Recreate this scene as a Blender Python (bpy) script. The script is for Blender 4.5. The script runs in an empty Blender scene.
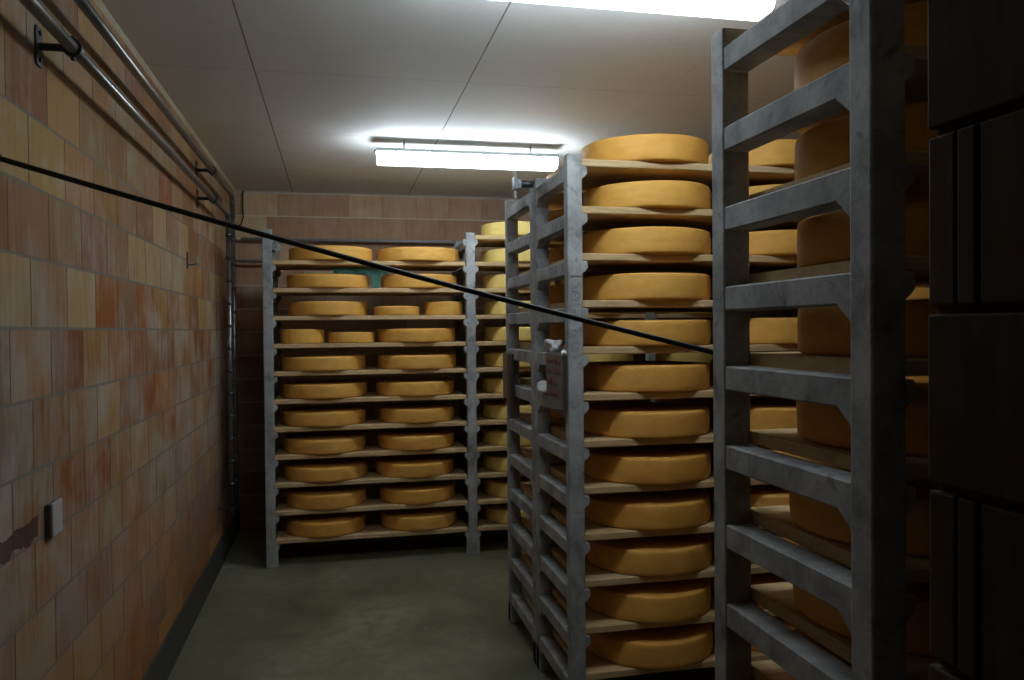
import bpy, bmesh, math, random
from mathutils import Matrix, Vector
random.seed(7)
SC = bpy.context.scene
COL = SC.collection
PI = math.pi

# ------------------------------------------------------------------ helpers
def link(o, parent=None):
    COL.objects.link(o)
    if parent is not None:
        o.parent = parent
    return o

def obj(name, bm, m, parent=None, smooth=False):
    me = bpy.data.meshes.new(name)
    bmesh.ops.recalc_face_normals(bm, faces=bm.faces)
    bm.to_mesh(me); bm.free()
    if smooth:
        for p in me.polygons: p.use_smooth = True
    me.materials.append(m)
    return link(bpy.data.objects.new(name, me), parent)

def thing(name, label, cat, loc=(0, 0, 0), group=None):
    o = bpy.data.objects.new(name, None)
    o.empty_display_size = .1
    link(o); o.location = loc
    return tag(o, label, cat, group)

def tag(o, label, cat, group=None, kind=None):
    o['label'] = label; o['category'] = cat
    if group: o['group'] = group
    if kind: o['kind'] = kind
    return o

def struct(name, bm, m):
    o = obj(name, bm, m); o['kind'] = 'structure'
    return o

def box(bm, x0, x1, y0, y1, z0, z1, bev=0.0):
    b = bmesh.new()
    bmesh.ops.create_cube(b, size=1)
    for v in b.verts:
        v.co = Vector((x0 if v.co.x < 0 else x1, y0 if v.co.y < 0 else y1, z0 if v.co.z < 0 else z1))
    if bev: bmesh.ops.bevel(b, geom=b.edges[:], offset=bev, segments=2, affect='EDGES', profile=.5)
    merge(bm, b)

def merge(bm, b, mtx=None):
    me = bpy.data.meshes.new('tmp')
    if mtx is not None: b.transform(mtx)
    b.to_mesh(me); b.free(); bm.from_mesh(me); bpy.data.meshes.remove(me)

def prism(bm, pts, axis, a, b_, bev=0.0):
    """extrude a 2-D outline along an axis; pts are the two other coordinates in order"""
    b = bmesh.new()
    def co(p, t):
        if axis == 'y': return (p[0], t, p[1])
        if axis == 'x': return (t, p[0], p[1])
        return (p[0], p[1], t)
    v0 = [b.verts.new(co(p, a)) for p in pts]; v1 = [b.verts.new(co(p, b_)) for p in pts]
    n = len(pts)
    b.faces.new(v0); b.faces.new(v1[::-1])
    for i in range(n): b.faces.new((v0[i], v1[i], v1[(i+1) % n], v0[(i+1) % n]))
    bmesh.ops.recalc_face_normals(b, faces=b.faces)
    if bev: bmesh.ops.bevel(b, geom=b.edges[:], offset=bev, segments=1, affect='EDGES')
    merge(bm, b)

def tube(bm, pts, r, seg=14, caps=True):
    pts = [Vector(p) for p in pts]
    rings = []
    up = None
    for i, p in enumerate(pts):
        if i == 0: d = pts[1]-p
        elif i == len(pts)-1: d = p-pts[i-1]
        else: d = (pts[i+1]-p).normalized()+(p-pts[i-1]).normalized()
        d.normalize()
        if up is None:
            up = Vector((0, 0, 1)) if abs(d.z) < .9 else Vector((1, 0, 0))
        s = d.cross(up).normalized(); up = s.cross(d).normalized()
        rr = r[i] if isinstance(r, (list, tuple)) else r
        rings.append([bm.verts.new(p+(s*math.cos(t)+up*math.sin(t))*rr) for t in [2*PI*k/seg for k in range(seg)]])
    for a, b in zip(rings, rings[1:]):
        for k in range(seg): bm.faces.new((a[k], a[(k+1) % seg], b[(k+1) % seg], b[k]))
    if caps:
        bm.faces.new(rings[0][::-1]); bm.faces.new(rings[-1])

def lathe(bm, prof, seg=64):
    rings = [[bm.verts.new((r*math.cos(2*PI*k/seg), r*math.sin(2*PI*k/seg), z)) for k in range(seg)] for r, z in prof]
    for a, b in zip(rings, rings[1:]):
        for k in range(seg): bm.faces.new((a[k], a[(k+1) % seg], b[(k+1) % seg], b[k]))
    bm.faces.new(rings[0][::-1]); bm.faces.new(rings[-1])

# ------------------------------------------------------------------ materials
class NT:
    def __init__(self, name):
        self.m = bpy.data.materials.new(name); self.m.use_nodes = True
        self.t = self.m.node_tree; self.b = self.t.nodes['Principled BSDF']
    def n(self, ty, **kw):
        nd = self.t.nodes.new(ty)
        for k, v in kw.items(): setattr(nd, k, v)
        return nd
    def l(self, a, b): self.t.links.new(a, b)
    def math(self, op, a, b=None, clamp=False):
        nd = self.n('ShaderNodeMath', operation=op, use_clamp=clamp)
        for i, v in enumerate((a, b)):
            if v is None: continue
            if isinstance(v, (int, float)): nd.inputs[i].default_value = v
            else: self.l(v, nd.inputs[i])
        return nd.outputs[0]
    def mix(self, f, a, b, mode='MIX'):
        nd = self.n('ShaderNodeMix', data_type='RGBA', blend_type=mode)
        for i, v in ((0, f), (6, a), (7, b)):
            if isinstance(v, (int, float)): nd.inputs[i].default_value = v
            elif isinstance(v, (tuple, list)): nd.inputs[i].default_value = (*v[:3], 1)
            else: self.l(v, nd.inputs[i])
        return nd.outputs[2]
    def ramp(self, f, stops, interp='LINEAR'):
        nd = self.n('ShaderNodeValToRGB'); cr = nd.color_ramp; cr.interpolation = interp
        while len(cr.elements) < len(stops): cr.elements.new(.5)
        for e, (p, c) in zip(cr.elements, stops):
            e.position = p; e.color = (*c, 1) if len(c) == 3 else c
        self.l(f, nd.inputs[0]); return nd.outputs[0]
    def noise(self, vec, scale, detail=4, rough=.55, dist=0):
        nd = self.n('ShaderNodeTexNoise'); nd.inputs['Scale'].default_value = scale
        nd.inputs['Detail'].default_value = detail; nd.inputs['Roughness'].default_value = rough
        nd.inputs['Distortion'].default_value = dist
        if vec is not None: self.l(vec, nd.inputs['Vector'])
        return nd.outputs['Fac']
    def pos(self): return self.n('ShaderNodeNewGeometry').outputs['Position']
    def objc(self, scale=(1, 1, 1), rnd=True):
        tc = self.n('ShaderNodeTexCoord').outputs['Object']
        mp = self.n('ShaderNodeMapping'); mp.inputs['Scale'].default_value = scale
        self.l(tc, mp.inputs['Vector'])
        if rnd:
            oi = self.n('ShaderNodeObjectInfo').outputs['Random']
            cx = self.n('ShaderNodeCombineXYZ')
            self.l(self.math('MULTIPLY', oi, 37.), cx.inputs[0]); self.l(self.math('MULTIPLY', oi, 91.), cx.inputs[1])
            self.l(self.math('MULTIPLY', oi, 53.), cx.inputs[2])
            self.l(cx.outputs[0], mp.inputs['Location'])
        return mp.outputs[0]
    def rand(self): return self.n('ShaderNodeObjectInfo').outputs['Random']
    def bump(self, h, strength=.3, dist=.01):
        nd = self.n('ShaderNodeBump'); nd.inputs['Strength'].default_value = strength; nd.inputs['Distance'].default_value = dist
        self.l(h, nd.inputs['Height']); self.l(nd.outputs[0], self.b.inputs['Normal'])
    def out(self, col=None, rough=.7, metal=0, spec=.5):
        if col is not None:
            if isinstance(col, (tuple, list)): self.b.inputs['Base Color'].default_value = (*col, 1)
            else: self.l(col, self.b.inputs['Base Color'])
        if isinstance(rough, (int, float)): self.b.inputs['Roughness'].default_value = rough
        else: self.l(rough, self.b.inputs['Roughness'])
        self.b.inputs['Metallic'].default_value = metal
        self.b.inputs['Specular IOR Level'].default_value = spec
        return self.m

def simple(name, col, rough=.6, metal=0, var=.25, scale=30, spec=.5):
    t = NT(name); n = t.noise(t.objc(), scale)
    c = t.mix(n, tuple(x*(1-var) for x in col), tuple(min(1, x*(1+var)) for x in col))
    return t.out(c, rough, metal, spec)

def brick_mat(name, axis, u0, z0, pu, pz, off, stops, orange=0., white=0., stain=False, bed=(.20, .18, .155), perp=(.12, .06, .04)):
    t = NT(name); P = t.pos()
    sp = t.n('ShaderNodeSeparateXYZ'); t.l(P, sp.inputs[0])
    u = sp.outputs[axis]; z = sp.outputs['Z']
    U = t.math('DIVIDE', t.math('SUBTRACT', u, u0), pu); V = t.math('DIVIDE', t.math('SUBTRACT', z, z0), pz)
    row = t.math('FLOOR', V)
    U2 = t.math('ADD', U, t.math('MULTIPLY', t.math('FLOORED_MODULO', row, 2.), off))
    col = t.math('FLOOR', U2); fu = t.math('FRACT', U2); fv = t.math('FRACT', V)
    du = t.math('MULTIPLY', t.math('MINIMUM', fu, t.math('SUBTRACT', 1., fu)), pu)
    dv = t.math('MULTIPLY', t.math('MINIMUM', fv, t.math('SUBTRACT', 1., fv)), pz)
    cx = t.n('ShaderNodeCombineXYZ'); t.l(col, cx.inputs[0]); t.l(row, cx.inputs[1])
    wn = t.n('ShaderNodeTexWhiteNoise', noise_dimensions='2D'); t.l(cx.outputs[0], wn.inputs['Vector'])
    rnd = wn.outputs['Value']; rc = wn.outputs['Color']
    sc = t.n('ShaderNodeSeparateColor'); t.l(rc, sc.inputs[0])
    c = t.ramp(rnd, stops)
    # fine vertical drag marks of the extruded clay
    mp = t.n('ShaderNodeMapping'); t.l(P, mp.inputs['Vector'])
    mp.inputs['Scale'].default_value = (22, 22, 2.2)
    st = t.noise(mp.outputs[0], 1.5, 5, .6)
    # the pattern is shifted from block to block
    vadd = t.n('ShaderNodeVectorMath', operation='MULTIPLY_ADD'); t.l(rc, vadd.inputs[0])
    vadd.inputs[1].default_value = (9, 9, 9); t.l(P, vadd.inputs[2])
    blot = t.noise(vadd.outputs[0], 4.2, 4, .6, .6)
    big = t.noise(P, 1.7, 3, .6)
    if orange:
        lowz = t.math('MULTIPLY', t.math('SUBTRACT', 2.25, z), .9, True)  # low blocks are oranger; the fading of lamplight downwards is painted in too
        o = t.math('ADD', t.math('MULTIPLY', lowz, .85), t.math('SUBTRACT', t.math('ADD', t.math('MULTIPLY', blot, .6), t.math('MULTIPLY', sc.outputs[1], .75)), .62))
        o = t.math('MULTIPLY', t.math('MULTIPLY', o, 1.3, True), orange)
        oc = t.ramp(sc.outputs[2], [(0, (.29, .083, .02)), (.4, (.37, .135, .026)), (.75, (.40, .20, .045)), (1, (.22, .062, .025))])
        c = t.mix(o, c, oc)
    c = t.mix(t.ramp(blot, [(.32, (.55, .55, .55)), (.62, (0, 0, 0))]), c, t.mix(1., c, (.80, .60, .38), 'MULTIPLY'))
    c = t.mix(1., c, t.ramp(sc.outputs[0], [(0, (.74, .72, .70)), (.5, (1, 1, 1)), (1, (1.1, 1.1, 1.1))]), 'MULTIPLY')
    c = t.mix(1., c, t.ramp(st, [(.3, (.88, .88, .88)), (.7, (1.07, 1.07, 1.07))]), 'MULTIPLY')
    if white:
        lowz = t.math('MULTIPLY', t.math('SUBTRACT', 2.5, z), .55, True)
        w = t.math('ADD', t.math('MULTIPLY', lowz, .20), t.math('ADD', t.math('MULTIPLY', t.noise(P, 2.6, 4, .6, .5), .75), t.math('ADD', t.math('MULTIPLY', st, .25), t.math('MULTIPLY', big, .25))))
        w = t.ramp(w, [(.64, (0, 0, 0)), (.86, (1, 1, 1))])
        w = t.math('MULTIPLY', w, t.math('MULTIPLY', t.math('SUBTRACT', z, .1), .9, True))
        c = t.mix(t.math('MULTIPLY', w, white), c, (.43, .40, .36))
    wob = t.math('MULTIPLY', t.math('SUBTRACT', t.noise(P, 9, 3), .5), .006)
    bedm = t.math('LESS_THAN', t.math('ADD', dv, wob), .0055)
    perm = t.math('LESS_THAN', t.math('ADD', du, t.math('MULTIPLY', wob, .5)), .0042)
    c = t.mix(t.math('MULTIPLY', perm, .9), c, perp)
    c = t.mix(t.math('MULTIPLY', bedm, .8), c, bed)
    if stain:   # a dark smear where the face of two blocks has broken away
        cy = t.math('SUBTRACT', 2.48, u); cz = t.math('SUBTRACT', z, t.math('ADD', 1.195, t.math('MULTIPLY', t.math('SUBTRACT', t.noise(P, 11, 4), .5), .09)))
        m1 = t.math('MULTIPLY', t.math('LESS_THAN', t.math('ABSOLUTE', cz), .028), t.math('LESS_THAN', t.math('ABSOLUTE', cy), .15))
        c = t.mix(t.math('MULTIPLY', m1, .85), c, (.07, .022, .014))
    h = t.math('ADD', t.math('MULTIPLY', st, .25), t.math('MULTIPLY', blot, .2))
    h = t.math('SUBTRACT', h, t.math('MULTIPLY', bedm, .5)); h = t.math('SUBTRACT', h, perm)
    t.bump(h, .35, .008)
    return t.out(c, .85, 0, .25)

M = {}
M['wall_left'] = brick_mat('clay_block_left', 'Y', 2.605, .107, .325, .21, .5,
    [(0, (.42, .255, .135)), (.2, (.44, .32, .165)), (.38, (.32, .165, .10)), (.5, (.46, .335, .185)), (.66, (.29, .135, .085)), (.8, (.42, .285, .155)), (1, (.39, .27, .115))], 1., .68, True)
M['wall_back'] = brick_mat('clay_block_back', 'X', -.601, .087, .312, .21, .68,
    [(0, (.48, .28, .19)), (.3, (.50, .34, .24)), (.55, (.43, .27, .20)), (.8, (.54, .41, .27)), (1, (.45, .25, .17))], 0, .3, False, (.62, .54, .44), (.34, .22, .15))
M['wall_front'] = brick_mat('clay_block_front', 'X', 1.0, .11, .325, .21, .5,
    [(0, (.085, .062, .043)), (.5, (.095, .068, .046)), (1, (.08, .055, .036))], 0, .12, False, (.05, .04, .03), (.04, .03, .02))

def m_ceiling():
    t = NT('ceiling_board'); P = t.pos(); sp = t.n('ShaderNodeSeparateXYZ'); t.l(P, sp.inputs[0])
    n1 = t.noise(P, 1.3, 4, .6); n2 = t.noise(P, 130, 3, .7)
    c = t.mix(n1, (.70, .685, .68), (.80, .79, .78))
    c = t.mix(t.ramp(t.noise(P, 2.6, 5, .7, .8), [(.62, (0, 0, 0)), (.8, (.35, .35, .35))]), c, (.45, .43, .41))
    X = t.math('DIVIDE', t.math('ADD', sp.outputs['X'], .372), 1.045)
    fx = t.math('FRACT', X)
    d = t.math('MULTIPLY', t.math('MINIMUM', fx, t.math('SUBTRACT', 1., fx)), 1.045)
    seam = t.math('LESS_THAN', d, .0035)
    caulk = t.math('GREATER_THAN', sp.outputs['X'], 1.2)
    c = t.mix(t.math('MULTIPLY', seam, .8), c, t.mix(caulk, (.10, .09, .08), (.72, .68, .58)))
    fy = t.math('FRACT', t.math('DIVIDE', t.math('SUBTRACT', sp.outputs['Y'], .35), 1.24))
    dy = t.math('MULTIPLY', t.math('MINIMUM', fy, t.math('SUBTRACT', 1., fy)), 1.24)
    sy = t.math('LESS_THAN', dy, .004)
    c = t.mix(t.math('MULTIPLY', sy, .4), c, (.30, .28, .26))
    mp = t.n('ShaderNodeMapping'); t.l(P, mp.inputs['Vector']); mp.inputs['Scale'].default_value = (3, 60, 1)
    rib = t.noise(mp.outputs[0], 3, 3, .6)
    h = t.math('ADD', t.math('MULTIPLY', n2, .5), t.math('MULTIPLY', rib, .45))
    h = t.math('SUBTRACT', h, t.math('MULTIPLY', seam, .6))
    t.bump(h, .85, .006)
    return t.out(c, .75, 0, .3)
M['ceiling'] = m_ceiling()

def m_floor():
    t = NT('damp_concrete_floor'); P = t.pos()
    n1 = t.noise(P, 1.6, 6, .62, .5); n2 = t.noise(P, 9, 5, .65)
    c = t.ramp(n1, [(.3, (.115, .115, .07)), (.52, (.20, .195, .125)), (.7, (.28, .275, .19))])
    c = t.mix(t.ramp(n2, [(.38, (.6, .6, .6)), (.6, (0, 0, 0))]), c, (.15, .135, .08))
    c = t.mix(t.ramp(t.noise(P, 5.5, 6, .7, 1.), [(.64, (0, 0, 0)), (.72, (.4, .4, .4))]), c, (.42, .41, .34))
    t.bump(t.math('ADD', n2, t.math('MULTIPLY', t.noise(P, 90, 3), .3)), .25, .01)
    return t.out(c, t.ramp(n1, [(.35, (.35, .35, .35)), (.6, (.62, .62, .62))]), 0, .4)
M['floor'] = m_floor()

def m_concrete():
    t = NT('grey_concrete'); v = t.objc()
    n1 = t.noise(v, 6, 6, .65, .4); n2 = t.noise(v, 70, 3, .7)
    c = t.ramp(n1, [(.28, (.15, .153, .155)), (.48, (.31, .315, .32)), (.70, (.45, .455, .46))])
    c = t.mix(t.ramp(t.noise(v, 14, 5, .7, .8), [(.55, (0, 0, 0)), (.70, (.75, .75, .75))]), c, (.12, .122, .118))
    c = t.mix(t.ramp(n2, [(.64, (0, 0, 0)), (.74, (.6, .6, .6))]), c, (.12, .12, .12))
    t.bump(t.math('ADD', n2, n1), .25, .004)
    return t.out(c, .8, 0, .3)
M['concrete'] = m_concrete()

def m_wood():
    t = NT('spruce_board'); v = t.objc((1.2, 14, 30))
    n1 = t.noise(v, 2.2, 5, .6, 1.2); n2 = t.noise(t.objc((3, 60, 60)), 3, 3)
    c = t.ramp(n1, [(.3, (.44, .28, .13)), (.5, (.60, .42, .21)), (.7, (.68, .50, .28))])
    c = t.mix(t.ramp(n2, [(.4, (.4, .4, .4)), (.6, (0, 0, 0))]), c, (.40, .24, .11))
    c = t.mix(t.ramp(t.noise(t.objc((3, 7, 7)), 1.4, 3), [(.62, (0, 0, 0)), (.75, (.6, .6, .6))]), c, (.27, .16, .08))
    c = t.mix(t.math('MULTIPLY', t.rand(), .45), c, (.54, .42, .27))
    t.bump(n2, .2, .003)
    return t.out(c, .75, 0, .25)
M['wood'] = m_wood()

def m_cheese(name, c1, c2, c3, dark, spot):
    t = NT(name); v = t.objc()
    n1 = t.noise(v, 4, 5, .6); n2 = t.noise(v, 60, 4, .7)
    c = t.ramp(n1, [(.3, c1), (.5, c2), (.72, c3)])
    c = t.mix(t.math('MULTIPLY', t.rand(), .35), c, dark)
    c = t.mix(t.ramp(n2, [(.58, (0, 0, 0)), (.75, (.35, .35, .35))]), c, spot)
    w = t.noise(t.objc((1, 1, 14)), 9, 4)      # faint bands round the rind
    c = t.mix(t.ramp(w, [(.55, (0, 0, 0)), (.75, (.15, .15, .15))]), c, (.84, .54, .19))
    t.bump(t.math('ADD', n2, t.math('MULTIPLY', w, .5)), .22, .004)
    return t.out(c, .6, 0, .35)
M['cheese'] = m_cheese('cheese_rind', (.68, .345, .068), (.75, .40, .085), (.79, .45, .115), (.66, .28, .04), (.60, .29, .06))
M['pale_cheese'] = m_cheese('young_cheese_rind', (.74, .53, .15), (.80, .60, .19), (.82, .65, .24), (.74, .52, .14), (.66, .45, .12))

M['steel'] = simple('dull_steel_pipe', (.22, .22, .23), .3, .85, .2, 12)
M['iron'] = simple('dark_iron', (.045, .045, .05), .5, .4)
M['zinc'] = simple('zinc_fitting', (.10, .11, .12), .4, .8)
M['rubber'] = simple('black_rubber', (.008, .008, .009), .5, 0)
M['plinth'] = simple('dark_plinth', (.055, .05, .042), .8, 0, .4, 8)
M['housing'] = simple('grey_lamp_housing', (.42, .45, .46), .5)
M['plastic'] = simple('grey_plastic', (.46, .45, .46), .45, 0, .08)
M['plastic_dark'] = simple('dark_plastic', (.045, .04, .04), .5)
M['plaque'] = simple('weathered_board', (.17, .15, .13), .8, 0, .3, 12)
M['plaque_brown'] = simple('brown_board', (.22, .14, .08), .8, 0, .3, 12)
M['ink'] = simple('red_brown_ink', (.22, .07, .035), .7)
M['rag'] = simple('white_rag', (.72, .72, .74), .9, 0, .1)
M['strip'] = simple('pale_plastic_strip', (.55, .56, .58), .5, 0, .1)
M['teal'] = simple('teal_plastic_film', (.14, .5, .54), .25, 0, .35, 40)
M['pipe_white'] = simple('grey_painted_pipe', (.30, .31, .31), .45, .2)

def m_lamp():
    t = NT('lit_diffuser'); t.out((.9, .95, 1.), .4)
    t.b.inputs['Emission Color'].default_value = (.80, .93, 1., 1)
    # sides glow more than the bottom, a bias added to brighten the ceiling
    sp = t.n('ShaderNodeSeparateXYZ'); t.l(t.n('ShaderNodeNewGeometry').outputs['True Normal'], sp.inputs[0])
    k = t.math('POWER', t.math('ABSOLUTE', sp.outputs['Z']), 1.0)
    t.l(t.math('SUBTRACT', 42., t.math('MULTIPLY', k, 32.)), t.b.inputs['Emission Strength'])
    return t.m
M['lamp'] = m_lamp()

# ------------------------------------------------------------------ room shell
XL, XR, YB, YF, ZC = -.875, 4.15, 7.57, .53, 3.037
def slab(name, m, *a):
    bm = bmesh.new(); box(bm, *a); return struct(name, bm, m)
slab('floor', M['floor'], XL-.25, XR+.25, -1.2, YB+.25, -.2, 0)
slab('ceiling', M['ceiling'], XL-.25, XR+.25, YF, YB+.25, ZC, ZC+.2)
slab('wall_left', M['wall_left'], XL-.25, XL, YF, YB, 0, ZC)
slab('wall_back', M['wall_back'], XL-.25, XR+.25, YB, YB+.25, 0, ZC)
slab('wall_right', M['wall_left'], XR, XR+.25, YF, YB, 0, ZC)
slab('baseboard_left', M['plinth'], XL, XL+.012, YF, YB, 0, .21)
# pale sealant bead in the angle of left wall and ceiling
bm = bmesh.new(); prism(bm, [(XL, ZC), (XL+.016, ZC), (XL, ZC-.016)], 'y', YF, YB); struct('trim_1', bm, simple('sealant', (.55, .48, .36), .6))
bm = bmesh.new(); prism(bm, [(YB, ZC), (YB-.014, ZC), (YB, ZC-.014)], 'x', XL, XR); struct('trim_2', bm, simple('sealant_back', (.50, .46, .40), .6))
# the wall the photographer stands in: its cut end shows the hollow faces of the blocks
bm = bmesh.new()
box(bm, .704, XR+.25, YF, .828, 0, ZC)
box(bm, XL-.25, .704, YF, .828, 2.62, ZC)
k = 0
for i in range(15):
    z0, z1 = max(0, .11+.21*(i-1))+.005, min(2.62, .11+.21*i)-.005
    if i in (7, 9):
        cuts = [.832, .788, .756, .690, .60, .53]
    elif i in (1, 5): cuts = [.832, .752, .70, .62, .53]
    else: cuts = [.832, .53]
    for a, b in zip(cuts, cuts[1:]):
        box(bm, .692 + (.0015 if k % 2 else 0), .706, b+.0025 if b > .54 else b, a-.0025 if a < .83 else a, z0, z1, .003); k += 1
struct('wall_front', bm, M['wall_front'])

# ------------------------------------------------------------------ concrete rack frames
P, NR = .21, 12
ZR = 2.4315            # underside of the topmost rung
TR = .0642            # rung height
D, PD, PW = .64, .06, .07
ZT = 2.548
def level(k): return ZR+TR-P*k     # top of a rung = underside of a board
def frame(label, x, yf, haunch, right=True, left=False, dz=0, foot=True, z_extra=0):
    t = thing('rack_frame', label, 'rack frame', (x, yf, 0))
    for y0 in (0, D-PD):
        bm = bmesh.new()
        box(bm, 0, PW, y0, y0+PD, 0, ZT+dz+z_extra, .006)
        if foot:
            prism(bm, [(-.018 if left else 0.0, 0), (PW+.018, 0), (PW+.014, .13), (PW-.002, .17), (.002, .17), (-.014 if left else 0.0, .13)], 'y', y0+.003, y0+PD-.003, .003)
        for k in range(NR):
            z = level(k)+dz
            for s in ([1] if right else [])+([-1] if left else []):
                e = PW-.004 if s > 0 else .004
                pts = [(e, z), (e+s*.028, z-.004), (e+s*.03, z-.034), (e+s*.02, z-.046), (e, z-.062)]
                prism(bm, pts, 'y', y0+.004, y0+PD-.004, .003)
        obj('post', bm, M['concrete'], t)
    for k in range(NR):
        z0 = ZR-P*k+dz; z1 = z0+TR
        a, b = PD-.004, D-PD+.004
        hh, hw = .042, .052
        if haunch == 'front': pts = [(a, z1), (b, z1), (b, z0), (a+hw, z0), (a, z0-hh)]
        else: pts = [(a, z1), (b, z1), (b, z0-hh), (b-hw, z0), (a, z0)]
        bm = bmesh.new(); prism(bm, pts, 'x', .003, PW-.003, .004)
        obj('rung', bm, M['concrete'], t)
    return t

YN, YM, YM2, YBK = 1.365, 3.415, 4.060, 6.23
XA, X0, X1, X2 = -.532, 1.004, 2.514, 4.024
D, PD, PW = .668, .070, .076
near = frame('tall grey concrete ladder frame in the right foreground, nearest to the camera', X0-.003, YN-.015, 'front', dz=.014)
D, PD, PW = .64, .06, .07
midf = frame('grey concrete ladder frame with lettering down its front post, middle rack', X0, YM, 'rear')
D = .695
midr = frame('grey concrete ladder frame standing just behind the lettered frame', X0, YM2, 'front')
D = .64
bkl = frame('grey concrete rack frame nearest the corner pipes by the back wall', XA, YBK, 'front', dz=-.012)
bkm = frame('grey concrete rack frame between the two bays of the back wall rack', X0, YBK, 'front', True, True, dz=-.012)
frame('concrete rack frame at the far right end of the nearest rack', X1, YN, 'front', False, True, dz=.014)
frame('concrete rack frame at the right end of the first bay of the middle rack', X1, YM, 'rear', True, True)
D = .695
frame('concrete rack frame at the right end behind the middle rack', X1, YM2, 'front', False, True)
D = .64
frame('concrete rack frame at the right end of the second bay of the back wall rack', X1, YBK, 'front', True, True, dz=-.012)
frame('concrete rack frame at the far right end of the back wall rack', X2, YBK, 'front', False, True, dz=-.012)
frame('concrete rack frame at the far right end of the middle rack', X2, YM, 'rear', False, True)

def text_mesh(s, size, ext):
    cu = bpy.data.curves.new('txt', 'FONT'); cu.body = s; cu.size = size; cu.extrude = ext; cu.align_x = 'LEFT'; cu.align_y = 'CENTER'
    o = bpy.data.objects.new('txt', cu); COL.objects.link(o)
    bpy.context.view_layer.update()
    me = bpy.data.meshes.new_from_object(o.evaluated_get(bpy.context.evaluated_depsgraph_get()))
    bpy.data.objects.remove(o); bpy.data.curves.remove(cu)
    return me
post = [c for c in midf.children if c.name.startswith('post')][0]
me = text_mesh('SYSTEM VAL', .054, .0018)
# local x of the text runs down the post, its face looks to the front
me.transform(Matrix(((0, 1, 0, .037), (0, 0, -1, -.001), (-1, 0, 0, 1.985), (0, 0, 0, 1))))
me.materials.append(M['concrete'])
link(bpy.data.objects.new('raised_lettering', me), post)
bm = bmesh.new()
box(bm, .012, .062, -.004, .002, 2.006, 2.012); box(bm, .008, .012, -.003, .002, 1.60, 2.012); box(bm, .062, .066, -.003, .002, 1.60, 2.012)
obj('lettering_border', bm, M['concrete'], post)
post0 = [c for c in bkl.children if c.name.startswith('post')][0]
bm = bmesh.new()
for i in range(16):
    a0, a1 = 2*PI*i/16, 2*PI*(i+1)/16
    q = [(.105+r*math.cos(a), 2.405+r*math.sin(a)*1.25) for r, a in ((.028, a0), (.028, a1), (.011, a1), (.011, a0))]
    prism(bm, q, 'y', .02, .05)
box(bm, .06, .082, .02, .05, 2.385, 2.425)
obj('lifting_eye', bm, M['concrete'], post0)

# ------------------------------------------------------------------ boards
ORD = ['topmost', 'second', 'third', 'fourth', 'fifth', 'sixth', 'seventh', 'eighth', 'ninth', 'tenth', 'eleventh', 'twelfth']
BT, BW = .033, .585
def board_mesh(i, length):
    rnd = random.Random(i)
    bm = bmesh.new()
    n = 14
    secs = []
    for j in range(n+1):
        x = length*j/n
        s = rnd.uniform(-.0016, .0016); f = rnd.uniform(-.0015, .0015)
        secs.append([bm.verts.new((x, y, z)) for y, z in ((f, .004), (f+.004, 0+s), (BW-.004, s), (BW, .004), (BW, BT-.004), (BW-.004, BT), (f+.004, BT), (f, BT-.004))])
    for a, b in zip(secs, secs[1:]):
        for q in range(8): bm.faces.new((a[q], a[(q+1) % 8], b[(q+1) % 8], b[q]))
    bm.faces.new(secs[0]); bm.faces.new(secs[-1][::-1])
    bmesh.ops.recalc_face_normals(bm, faces=bm.faces)
    me = bpy.data.meshes.new('shelf_board'); bm.to_mesh(me); bm.free(); me.materials.append(M['wood'])
    return me
BL = X1-X0-PW-.010
BM = [board_mesh(i, BL) for i in range(5)]
def board(x, yf, k, label, group, dz=0, count=[0]):
    o = bpy.data.objects.new('shelf_board', BM[count[0] % 5]); count[0] += 1
    link(o); o.location = (x, yf+random.uniform(0, .006), level(k)+dz+.0005)
    return tag(o, label, 'shelf board', group)

# ------------------------------------------------------------------ cheese wheels
def cheese_mesh(i, mat):
    rnd = random.Random(100+i)
    prof = [(.30, 0), (.94, 0), (1-.035, .008), (1-.014, .035)]
    prof += [(1-.006, .08)]
    for j in range(1, 6):
        u = j/6; prof.append((1-.006+.006*math.sin(PI*u), .08+.84*u))
    prof += [(1-.006, .92), (1-.014, .965), (1-.035, .992), (.94, 1), (.30, .997)]
    bm = bmesh.new(); lathe(bm, prof, 72)
    ph = [rnd.uniform(0, 6.3) for _ in range(6)]
    for v in bm.verts:
        a = math.atan2(v.co.y, v.co.x)
        k = 1+.006*math.sin(2*a+ph[0])+.004*math.sin(3*a+ph[1])+.0022*math.sin(7*a+ph[2])
        v.co.x *= k; v.co.y *= k
        if v.co.z > .5: v.co.z += .018*math.sin(a+ph[3])*v.co.xy.length+.008*math.sin(3*a+ph[4])*v.co.xy.length
    bmesh.ops.recalc_face_normals(bm, faces=bm.faces)
    me = bpy.data.meshes.new('cheese_wheel'); bm.to_mesh(me); bm.free()
    for p in me.polygons: p.use_smooth = True
    me.materials.append(mat)
    return me
CM = [cheese_mesh(i, M['cheese']) for i in range(7)]
CP = [cheese_mesh(i+20, M['pale_cheese']) for i in range(7)]
def cheese(x, y, k, r, h, label, group, dz=0, count=[0], pale=False):
    o = bpy.data.objects.new('cheese_wheel', (CP if pale else CM)[(count[0]*3) % 7]); count[0] += 1
    link(o); o.location = (x, y, level(k)+dz+BT+.001); o.scale = (r, r, h); o.rotation_euler = (0, 0, random.uniform(0, 6.28))
    return tag(o, label, 'cheese', group)
J = lambda a: random.uniform(-a, a)
XB = X0+PW+.002
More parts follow.
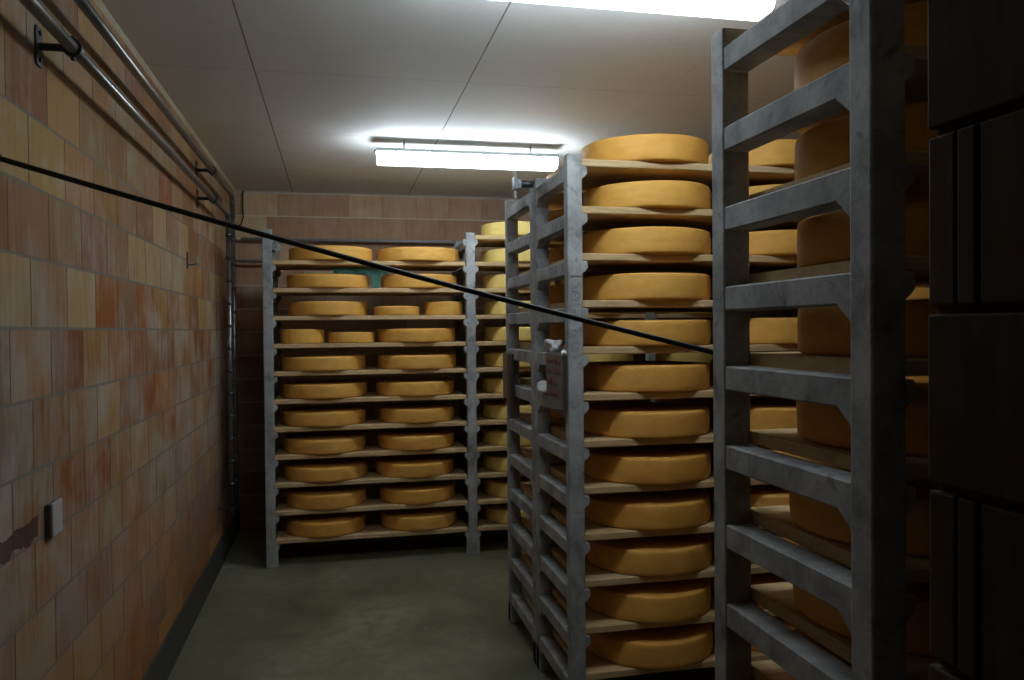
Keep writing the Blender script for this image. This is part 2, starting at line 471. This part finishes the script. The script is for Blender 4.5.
# middle rack, front row
for k in range(NR):
    board(XB, YM+.016, k, f'pale wooden shelf board, {ORD[k]} of the middle rack facing the camera', 'boards of the middle rack front bay')
    lab = f'golden cheese wheel beside the lettered post, {ORD[k]} from the top in the middle rack'
    cheese(1.479+J(.005), 3.692+J(.006), k, .307+J(.003), .121+J(.003), lab, 'cheese wheels of the middle rack')
    lab = f'golden cheese wheel seen through the nearest frame, {ORD[k]} from the top in the middle rack'
    cheese(2.146+J(.004), 3.690+J(.006), k, .301+J(.002), .121+J(.004), lab, 'cheese wheels of the middle rack')
    board(X1+PW+.002, YM+.008, k, f'wooden shelf board, {ORD[k]} in the middle rack bay hidden behind the nearest rack', 'boards of the hidden middle bay')
    cheese(X1+.47, 3.69, k, .302, .12, f'cheese wheel, {ORD[k]} from the top in the middle rack bay hidden behind the nearest rack', 'cheese wheels of the hidden middle bay')
    # nearest rack
    board(XB+.004, YN+.03, k, f'wooden shelf board in the nearest rack, {ORD[k]} from the top behind the foreground frame', 'boards of the nearest rack', .014)
    xc = 1.402 if k < 6 else 1.386
    cheese(xc+J(.004), 1.687, k, .301, .121, f'dark shaded cheese wheel in the nearest rack behind the foreground frame, {ORD[k]} from the top', 'cheese wheels of the nearest rack', .014)
    cheese(2.10, 1.687, k, .301, .121, f'cheese wheel hidden at the right of the nearest rack, {ORD[k]} from the top', 'hidden cheese wheels of the nearest rack', .014)
    # row behind it
    board(XB, YM2+.06, k, f'wooden shelf board, {ORD[k]} of the rack standing behind the middle rack', 'boards of the rack behind the middle rack')
    if k == 5: continue        # this level of the rack behind is left empty
    cheese(1.478+J(.006), YM2+.36, k, .300, .118, f'shaded cheese wheel, {ORD[k]} from the top, left side of the rack behind the middle rack', 'cheese wheels behind the middle rack')
    cheese(2.146, YM2+.36, k, .300, .118, f'shaded cheese wheel, {ORD[k]} from the top, right side of the rack behind the middle rack', 'cheese wheels behind the middle rack')
# back wall rack, left bay (its topmost level is empty)
ROWS = {1: [(-.034, .322), (.659, .328)], 2: [(-.055, .315), (.664, .305)], 3: [(-.058, .308), (.471, .179), (.863, .137)],
        4: [(-.255, .165), (.115, .177), (.634, .318)], 5: [(-.096, .322), (.637, .316)], 6: [(-.093, .323), (.621, .313)],
        7: [(-.095, .32), (.632, .303)], 8: [(-.094, .314), (.624, .31)], 9: [(-.089, .32), (.61, .312)],
        10: [(-.089, .311), (.629, .303)], 11: [(-.095, .311), (.64, .303)]}
ROWS[3][2] = (.846, .152)
for k, r in ROWS.items():
    board(XA+PW+.002, YBK+.008, k, f'pale wooden shelf board, {ORD[k-1]} from the top in the left bay by the back wall', 'boards of the left back bay', -.012).scale.x = (X0-XA-PW-.010)/BL
    for i, (x, rad) in enumerate(r):
        h = .108
        side = 'left' if i == 0 else 'right'
        lab = f'ochre cheese wheel at {side} of the back wall left bay, {ORD[k-1]} board from the top'
        yy = 6.515
        if rad < .2:
            yy = 6.42
            if k == 3 and i == 1: h = .074; lab = 'small flat yellow cheese on the third back wall board, left of a taller one'
            if k == 3 and i == 2: lab = 'small tall yellow cheese on the third back wall board, beside the middle post'
            if k == 4 and i == 0: lab = 'small tall ochre cheese at the left end of the fourth back wall board'
            if k == 4 and i == 1: h = .083; lab = 'small flat ochre cheese in the middle of the fourth back wall board'
        cheese(x, yy, k, rad, h+J(.002), lab, 'cheese wheels of the left back bay', -.012)
for k in range(NR):
    board(XB, YBK+.008, k, f'wooden shelf board, {ORD[k]} from the top in the right bay by the back wall', 'boards of the right back bay', -.012)
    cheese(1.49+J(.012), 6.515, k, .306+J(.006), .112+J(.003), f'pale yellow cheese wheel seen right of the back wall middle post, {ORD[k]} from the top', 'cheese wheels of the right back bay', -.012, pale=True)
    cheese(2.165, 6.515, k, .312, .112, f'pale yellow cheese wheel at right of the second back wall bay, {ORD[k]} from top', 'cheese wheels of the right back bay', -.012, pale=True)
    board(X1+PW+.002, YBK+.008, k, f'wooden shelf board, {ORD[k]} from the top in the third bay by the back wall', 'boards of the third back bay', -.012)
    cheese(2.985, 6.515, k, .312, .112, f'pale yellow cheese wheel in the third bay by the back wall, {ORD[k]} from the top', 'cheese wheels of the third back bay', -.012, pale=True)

# ------------------------------------------------------------------ fluorescent lamps
def lamp(x0, x1, y0, y1, label):
    G = .062                      # the lamp hangs a little below the ceiling
    t = thing('fluorescent_lamp', label, 'lamp', ((x0+x1)/2, (y0+y1)/2, ZC), 'ceiling lamps')
    L, W = (x1-x0)/2, (y1-y0)/2
    bm = bmesh.new()
    prism(bm, [(-W*.7, -G), (W*.7, -G), (W*.92, -G-.008), (W*.97, -G-.026), (-W*.97, -G-.026), (-W*.92, -G-.008)], 'x', -L, L, .003)
    obj('housing', bm, M['housing'], t)
    for q in (-.7, .7):
        bm = bmesh.new(); tube(bm, [(q*L, 0, -G), (q*L, 0, 0)], .006, 8); obj('hanger', bm, M['housing'], t)
    bm = bmesh.new()
    z = -G-.0265
    prof = [(-W*.97, z), (-W, z-.004), (-W*1., z-.052), (-W*.93, z-.064), (-W*.75, z-.072), (-W*.5, z-.075)]
    prof += [(-p[0], p[1]) for p in prof[::-1]]
    prism(bm, prof, 'x', -L+.012, L-.012)
    obj('diffuser', bm, M['lamp'], t)
    for i in range(4):
        x = -L+.13+i*(2*L-.26)/3
        for q in (-1, 1):
            bm = bmesh.new()
            box(bm, x-.010, x+.010, q*(W*.99)-.003, q*(W*.99)+.003, -G-.030, -G-.014, .002)
            obj('clip', bm, M['housing'], t)
    for q in (-1, 1):
        bm = bmesh.new(); box(bm, q*(L+.004)-.005, q*(L+.004)+.005, -.02, .02, -G-.026, -G-.008, .003); obj('end_gland', bm, M['zinc'], t)
    return t
lamp(.27, 1.51, 2.53, 2.67, 'long lit fluorescent ceiling lamp in the foreground, above the near aisle')
lamp(.27, 1.51, 5.32, 5.46, 'long lit fluorescent ceiling lamp hanging in front of the back wall rack')

# ------------------------------------------------------------------ pipes
def clamp(t, x, y, z, r):
    bm = bmesh.new()
    for i in range(2):
        tube(bm, [(x, y-.014+.0, z), (x, y+.014, z)], r+.010, 18)
        break
    box(bm, x-.006, x+.006, y-.009, y+.009, z+r, z+r+.018, .002); box(bm, x-.006, x+.006, y-.009, y+.009, z-r-.018, z-r, .002)
    tube(bm, [(x-r, y, z), (XL+.006, y, z)], .0115, 10)
    c = obj('pipe_clamp', bm, M['iron'], t)
    bm = bmesh.new(); prism(bm, [(y-.02, z-.06), (y+.02, z-.06), (y+.026, z-.045), (y+.026, z+.045), (y+.02, z+.06), (y-.02, z+.06), (y-.026, z+.045), (y-.026, z-.045)], 'x', XL, XL+.007, .001)
    for dz in (-.04, .04): tube(bm, [(XL+.006, y, z+dz), (XL+.013, y, z+dz)], .007, 6)
    obj('wall_plate', bm, M['iron'], c)
def pipe(label, z, yend, zend, clamps):
    x, r = -.775, .0185
    t = thing('steel_pipe', label, 'pipe', (0, 0, 0))
    bm = bmesh.new(); tube(bm, [(x, .84, z), (x, yend-.06, z)], r, 18); obj('wall_run', bm, M['steel'], t, True)
    bm = bmesh.new(); R = .06
    tube(bm, [(x, yend-R+R*math.sin(a), z-R+R*math.cos(a)) for a in [PI/2*i/8 for i in range(9)]], r*1.15, 18); obj('elbow', bm, M['steel'], t, True)
    bm = bmesh.new(); tube(bm, [(x, yend, z-.06), (x, yend, zend)], r, 18); obj('riser', bm, M['steel'], t, True)
    n = 12
    for i in range(n):
        zz = z-.14-(z-.2-zend)*i/n
        bm = bmesh.new(); tube(bm, [(x, yend, zz), (x, yend, zz-.022)], r+.004, 18)
        obj('coupling', bm, M['zinc'], t, True)
    for y in clamps: clamp(t, x, y, z, r)
    bm = bmesh.new(); tube(bm, [(x, yend, zend+.03), (x, yend, zend+.045)], r+.006, 16); tube(bm, [(x, yend, zend+.037), (XL, yend, zend+.037)], .006, 8); obj('foot_bracket', bm, M['iron'], t)
    return t
pipe('lower steel pipe along the top of the left wall, turning down in the back corner', 2.642, 6.28, .42, (2.69, 5.54))
pipe('upper steel pipe close under the ceiling on the left wall, turning down beside the corner', 2.822, 6.55, .38, (1.9, 5.52))

bm = bmesh.new()
tube(bm, [(XL+.06, 7.47, 2.595), (1.05, 7.47, 2.595), (1.13, 7.49, 2.58), (1.17, 7.52, 2.55), (1.18, YB, 2.53)], .014, 12)
o = tag(obj('wall_pipe', bm, M['pipe_white'], None, True), 'thin grey pipe running along the back wall above the left bay of cheese', 'pipe')
bm = bmesh.new(); tube(bm, [(XL, 7.44, 2.395), (.95, 7.44, 2.395)], .013, 12)
tag(obj('wall_pipe', bm, M['pipe_white'], None, True), 'thin grey pipe on the back wall in the corner, lower of the two', 'pipe')
bm = bmesh.new(); tube(bm, [(-.80, 7.55, ZC), (-.805, 7.54, 2.9), (-.80, 7.54, 2.80), (-.815, 7.5, 2.73), (-.85, 7.46, 2.70), (XL, 7.45, 2.70)], .006, 8)
tag(obj('thin_cable', bm, M['rubber'], None, True), 'thin dark cable dropping from the ceiling in the back left corner', 'cable')

# black cable slung across the aisle
bm = bmesh.new()
A, B = Vector((XL+.004, 2.33, 2.235)), Vector((1.035, 2.0335, 1.698))
pts = []
for i in range(41):
    s = i/40; p = A.lerp(B, s); p.z -= .014*4*s*(1-s); pts.append(p)
tube(bm, pts, .0074, 12)
cb = tag(obj('black_cable', bm, M['rubber'], None, True), 'black cable slung across the aisle from the left wall to the foreground frame', 'cable')
bm = bmesh.new(); box(bm, XL, XL+.006, 2.302, 2.358, 2.201, 2.269, .002); tube(bm, [(XL+.004, 2.33, 2.235), (XL+.024, 2.327, 2.229)], .012, 10)
obj('wall_anchor', bm, M['iron'], cb)
bm = bmesh.new(); tube(bm, [(1.030, 2.0185, 1.698), (1.030, 2.042, 1.698)], .014, 10)
obj('end_knot', bm, M['rubber'], cb)

# small hook on the left wall
t = thing('wall_hook', 'small iron hook fixed high on the left wall near the corner', 'hook', (XL, 5.15, 2.19))
bm = bmesh.new(); box(bm, 0, .006, -.012, .012, -.035, .065, .002); obj('back_plate', bm, M['iron'], t)
bm = bmesh.new(); tube(bm, [(.004, 0, -.008), (.045, 0, -.010), (.058, 0, .0), (.06, 0, .02), (.058, 0, .045)], .006, 8); obj('prong', bm, simple('worn_hook', (.3, .29, .26), .4, .6), t)

# surface socket box on the left wall
t = thing('socket_box', 'small grey plastic switch box fixed low on the left wall', 'switch box', (XL, 2.727, 1.197))
bm = bmesh.new(); box(bm, 0, .014, -.046, .044, -.050, .052, .004); obj('base', bm, M['plastic_dark'], t)
bm = bmesh.new(); box(bm, .0145, .024, -.042, .048, -.048, .056, .004); obj('cover', bm, M['plastic'], t)

# things hung on the middle frames
def scrawl(parent, x, pts_list, r=.0022):
    bm = bmesh.new()
    for pts in pts_list: tube(bm, [(x, a, b) for a, b in pts], r, 6)
    obj('writing', bm, M['ink'], parent)
t = thing('hanging_plaque', 'grey board with red writing hung on the lettered frame of the middle rack', 'plaque', (X0, 3.585, 1.53))
bm = bmesh.new(); prism(bm, [(-.135, -.125), (.135, -.140), (.137, .132), (-.133, .128)], 'x', -.022, -.004, .003); obj('panel', bm, M['plaque'], t)
bm = bmesh.new(); box(bm, -.020, -.006, -.155, -.142, -.15, .135, .002); obj('edge_batten', bm, M['plastic_dark'], t)
rows = []
rw = random.Random(3)
for zc in (.09, .045, -.005, -.06):
    y = .11
    while y > -.085:
        w = rw.uniform(.012, .03)
        rows.append([(y, zc+rw.uniform(-.014, .0)), (y-w*.3, zc+rw.uniform(.01, .02)), (y-w*.6, zc-rw.uniform(.0, .018)), (y-w, zc+rw.uniform(-.005, .014))])
        y -= w+rw.uniform(.006, .03)
scrawl(t, -.0228, rows)
t = thing('hanging_plaque', 'brown board hung on the rear frame, left of the grey plaque', 'plaque', (X0, 4.62, 1.50))
bm = bmesh.new(); prism(bm, [(-.02, -.135), (.13, -.14), (.13, .13), (-.02, .138)], 'x', -.022, -.004, .003); obj('panel', bm, M['plaque_brown'], t)
bm = bmesh.new(); box(bm, -.026, -.004, -.10, -.021, -.18, .13, .003); obj('dark_side', bm, M['plastic_dark'], t)
bm = bmesh.new(); box(bm, -.024, -.020, -.018, .128, -.03, .03, .001); obj('band', bm, M['plaque'], t)

def rag(loc, sx, sy, sz, label, seed):
    rnd = random.Random(seed); bm = bmesh.new()
    bmesh.ops.create_icosphere(bm, subdivisions=4, radius=1)
    ph = [(Vector((rnd.uniform(-1, 1), rnd.uniform(-1, 1), rnd.uniform(-1, 1)))*rnd.uniform(3, 7), rnd.uniform(0, 6)) for _ in range(7)]
    for v in bm.verts:
        k = 1+sum(.09*math.sin(v.co.dot(d)+p) for d, p in ph)
        v.co = Vector((v.co.x*sx*k, v.co.y*sy*k, max(v.co.z*k, -.75)*sz))
    o = obj('white_rag', bm, M['rag'], None, True); o.location = loc
    return tag(o, label, 'rag')
rag((X0+.012, 3.68, level(4)+.031), .038, .066, .034, 'crumpled white rag lying on the rung above the grey plaque', 1)
rag((X0+.012, 3.865, level(5)+.030), .036, .075, .030, 'crumpled white rag lying on the rung below and left of the grey plaque', 2)
rag((X0-.012, 3.447, 1.66), .010, .018, .016, 'small white knot at the top right corner of the grey plaque', 5)
bm = bmesh.new()
sec = [(0, 0, 1.135), (.004, .012, 1.18), (-.002, .004, 1.24), (.003, .010, 1.30), (0, .006, 1.345)]
for (a, b) in zip(sec, sec[1:]):
    prism(bm, [(4.757+a[1], a[2]), (4.795+a[1], a[2]), (4.795+b[1], b[2]), (4.757+b[1], b[2])], 'x', X0+.02+a[0], X0+.023+a[0])
tag(obj('plastic_strip', bm, M['strip']), 'pale plastic strip hanging at the back edge of the rear frame', 'strip')

# pipe stub and threaded rod on top of the middle frames
t = thing('pipe_fitting', 'dark pipe stub with a threaded rod sticking out from the top of the middle frames', 'pipe fitting', (X0, 4.058, 2.525))
bm = bmesh.new(); tube(bm, [(.02, 0, 0), (-.075, 0, 0)], .019, 18); obj('stub', bm, M['zinc'], t, True)
bm = bmesh.new(); tube(bm, [(-.062, 0, 0), (-.082, 0, 0)], .026, 6); obj('nut', bm, M['housing'], t)
bm = bmesh.new(); box(bm, -.10, -.082, -.03, .03, -.032, .032, .003); obj('washer_plate', bm, M['zinc'], t)
bm = bmesh.new(); tube(bm, [(-.091, 0, -.075), (-.091, 0, .07)], .007, 10); obj('threaded_rod', bm, M['housing'], t)

# teal film behind the second row of the back rack
bm = bmesh.new()
n = 26
top, bot = [], []
for i in range(n+1):
    x = -.02+.42*i/n
    y = 6.43+.006*math.sin(i*1.9)+.004*math.sin(i*.7)
    zb_ = 2.209 if (x < .272 or x > .350) else 2.105
    zb_ += .003*math.sin(i*1.3)
    top.append((x, y-.004, 2.268)); bot.append((x, y, zb_))
va = [bm.verts.new(p) for p in top]; vb = [bm.verts.new(p) for p in bot]
vc = [bm.verts.new((p[0], p[1]+.004, p[2])) for p in bot]; vd = [bm.verts.new((p[0], p[1]+.004, p[2])) for p in top]
for i in range(n):
    for a, b in ((va, vb), (vb, vc), (vc, vd), (vd, va)): bm.faces.new((a[i], a[i+1], b[i+1], b[i]))
for i in (0, n): bm.faces.new((va[i], vb[i], vc[i], vd[i]))
tag(obj('plastic_film', bm, M['teal'], None, True), 'teal plastic film hanging between the two cheeses of the back wall second board', 'plastic film')

# ------------------------------------------------------------------ camera, world, view
f, yaw, pit, rol = 801.68, .2157, .0134, .0092
F = Vector((math.sin(yaw), math.cos(yaw), 0)); R = Vector((math.cos(yaw), -math.sin(yaw), 0)); Zu = Vector((0, 0, 1))
d = F*math.cos(pit)-Zu*math.sin(pit); U = Zu*math.cos(pit)+F*math.sin(pit)
r = R*math.cos(rol)-U*math.sin(rol); u = U*math.cos(rol)+R*math.sin(rol)
cam = bpy.data.cameras.new('camera'); co = bpy.data.objects.new('camera', cam); COL.objects.link(co)
cam.sensor_width = 36; cam.sensor_fit = 'HORIZONTAL'; cam.lens = f/1024*36; cam.clip_start = .02
co.matrix_world = Matrix(((r.x, u.x, -d.x, 0), (r.y, u.y, -d.y, 0), (r.z, u.z, -d.z, 1.772), (0, 0, 0, 1)))
SC.camera = co
w = bpy.data.worlds.new('world'); SC.world = w; w.use_nodes = True
w.node_tree.nodes['Background'].inputs[0].default_value = (.5, .55, .6, 1); w.node_tree.nodes['Background'].inputs[1].default_value = .002
vs = SC.view_settings
vs.view_transform = 'Standard'; vs.look = 'None'; vs.exposure = 0.0; vs.gamma = 1.0; vs.use_curve_mapping = False
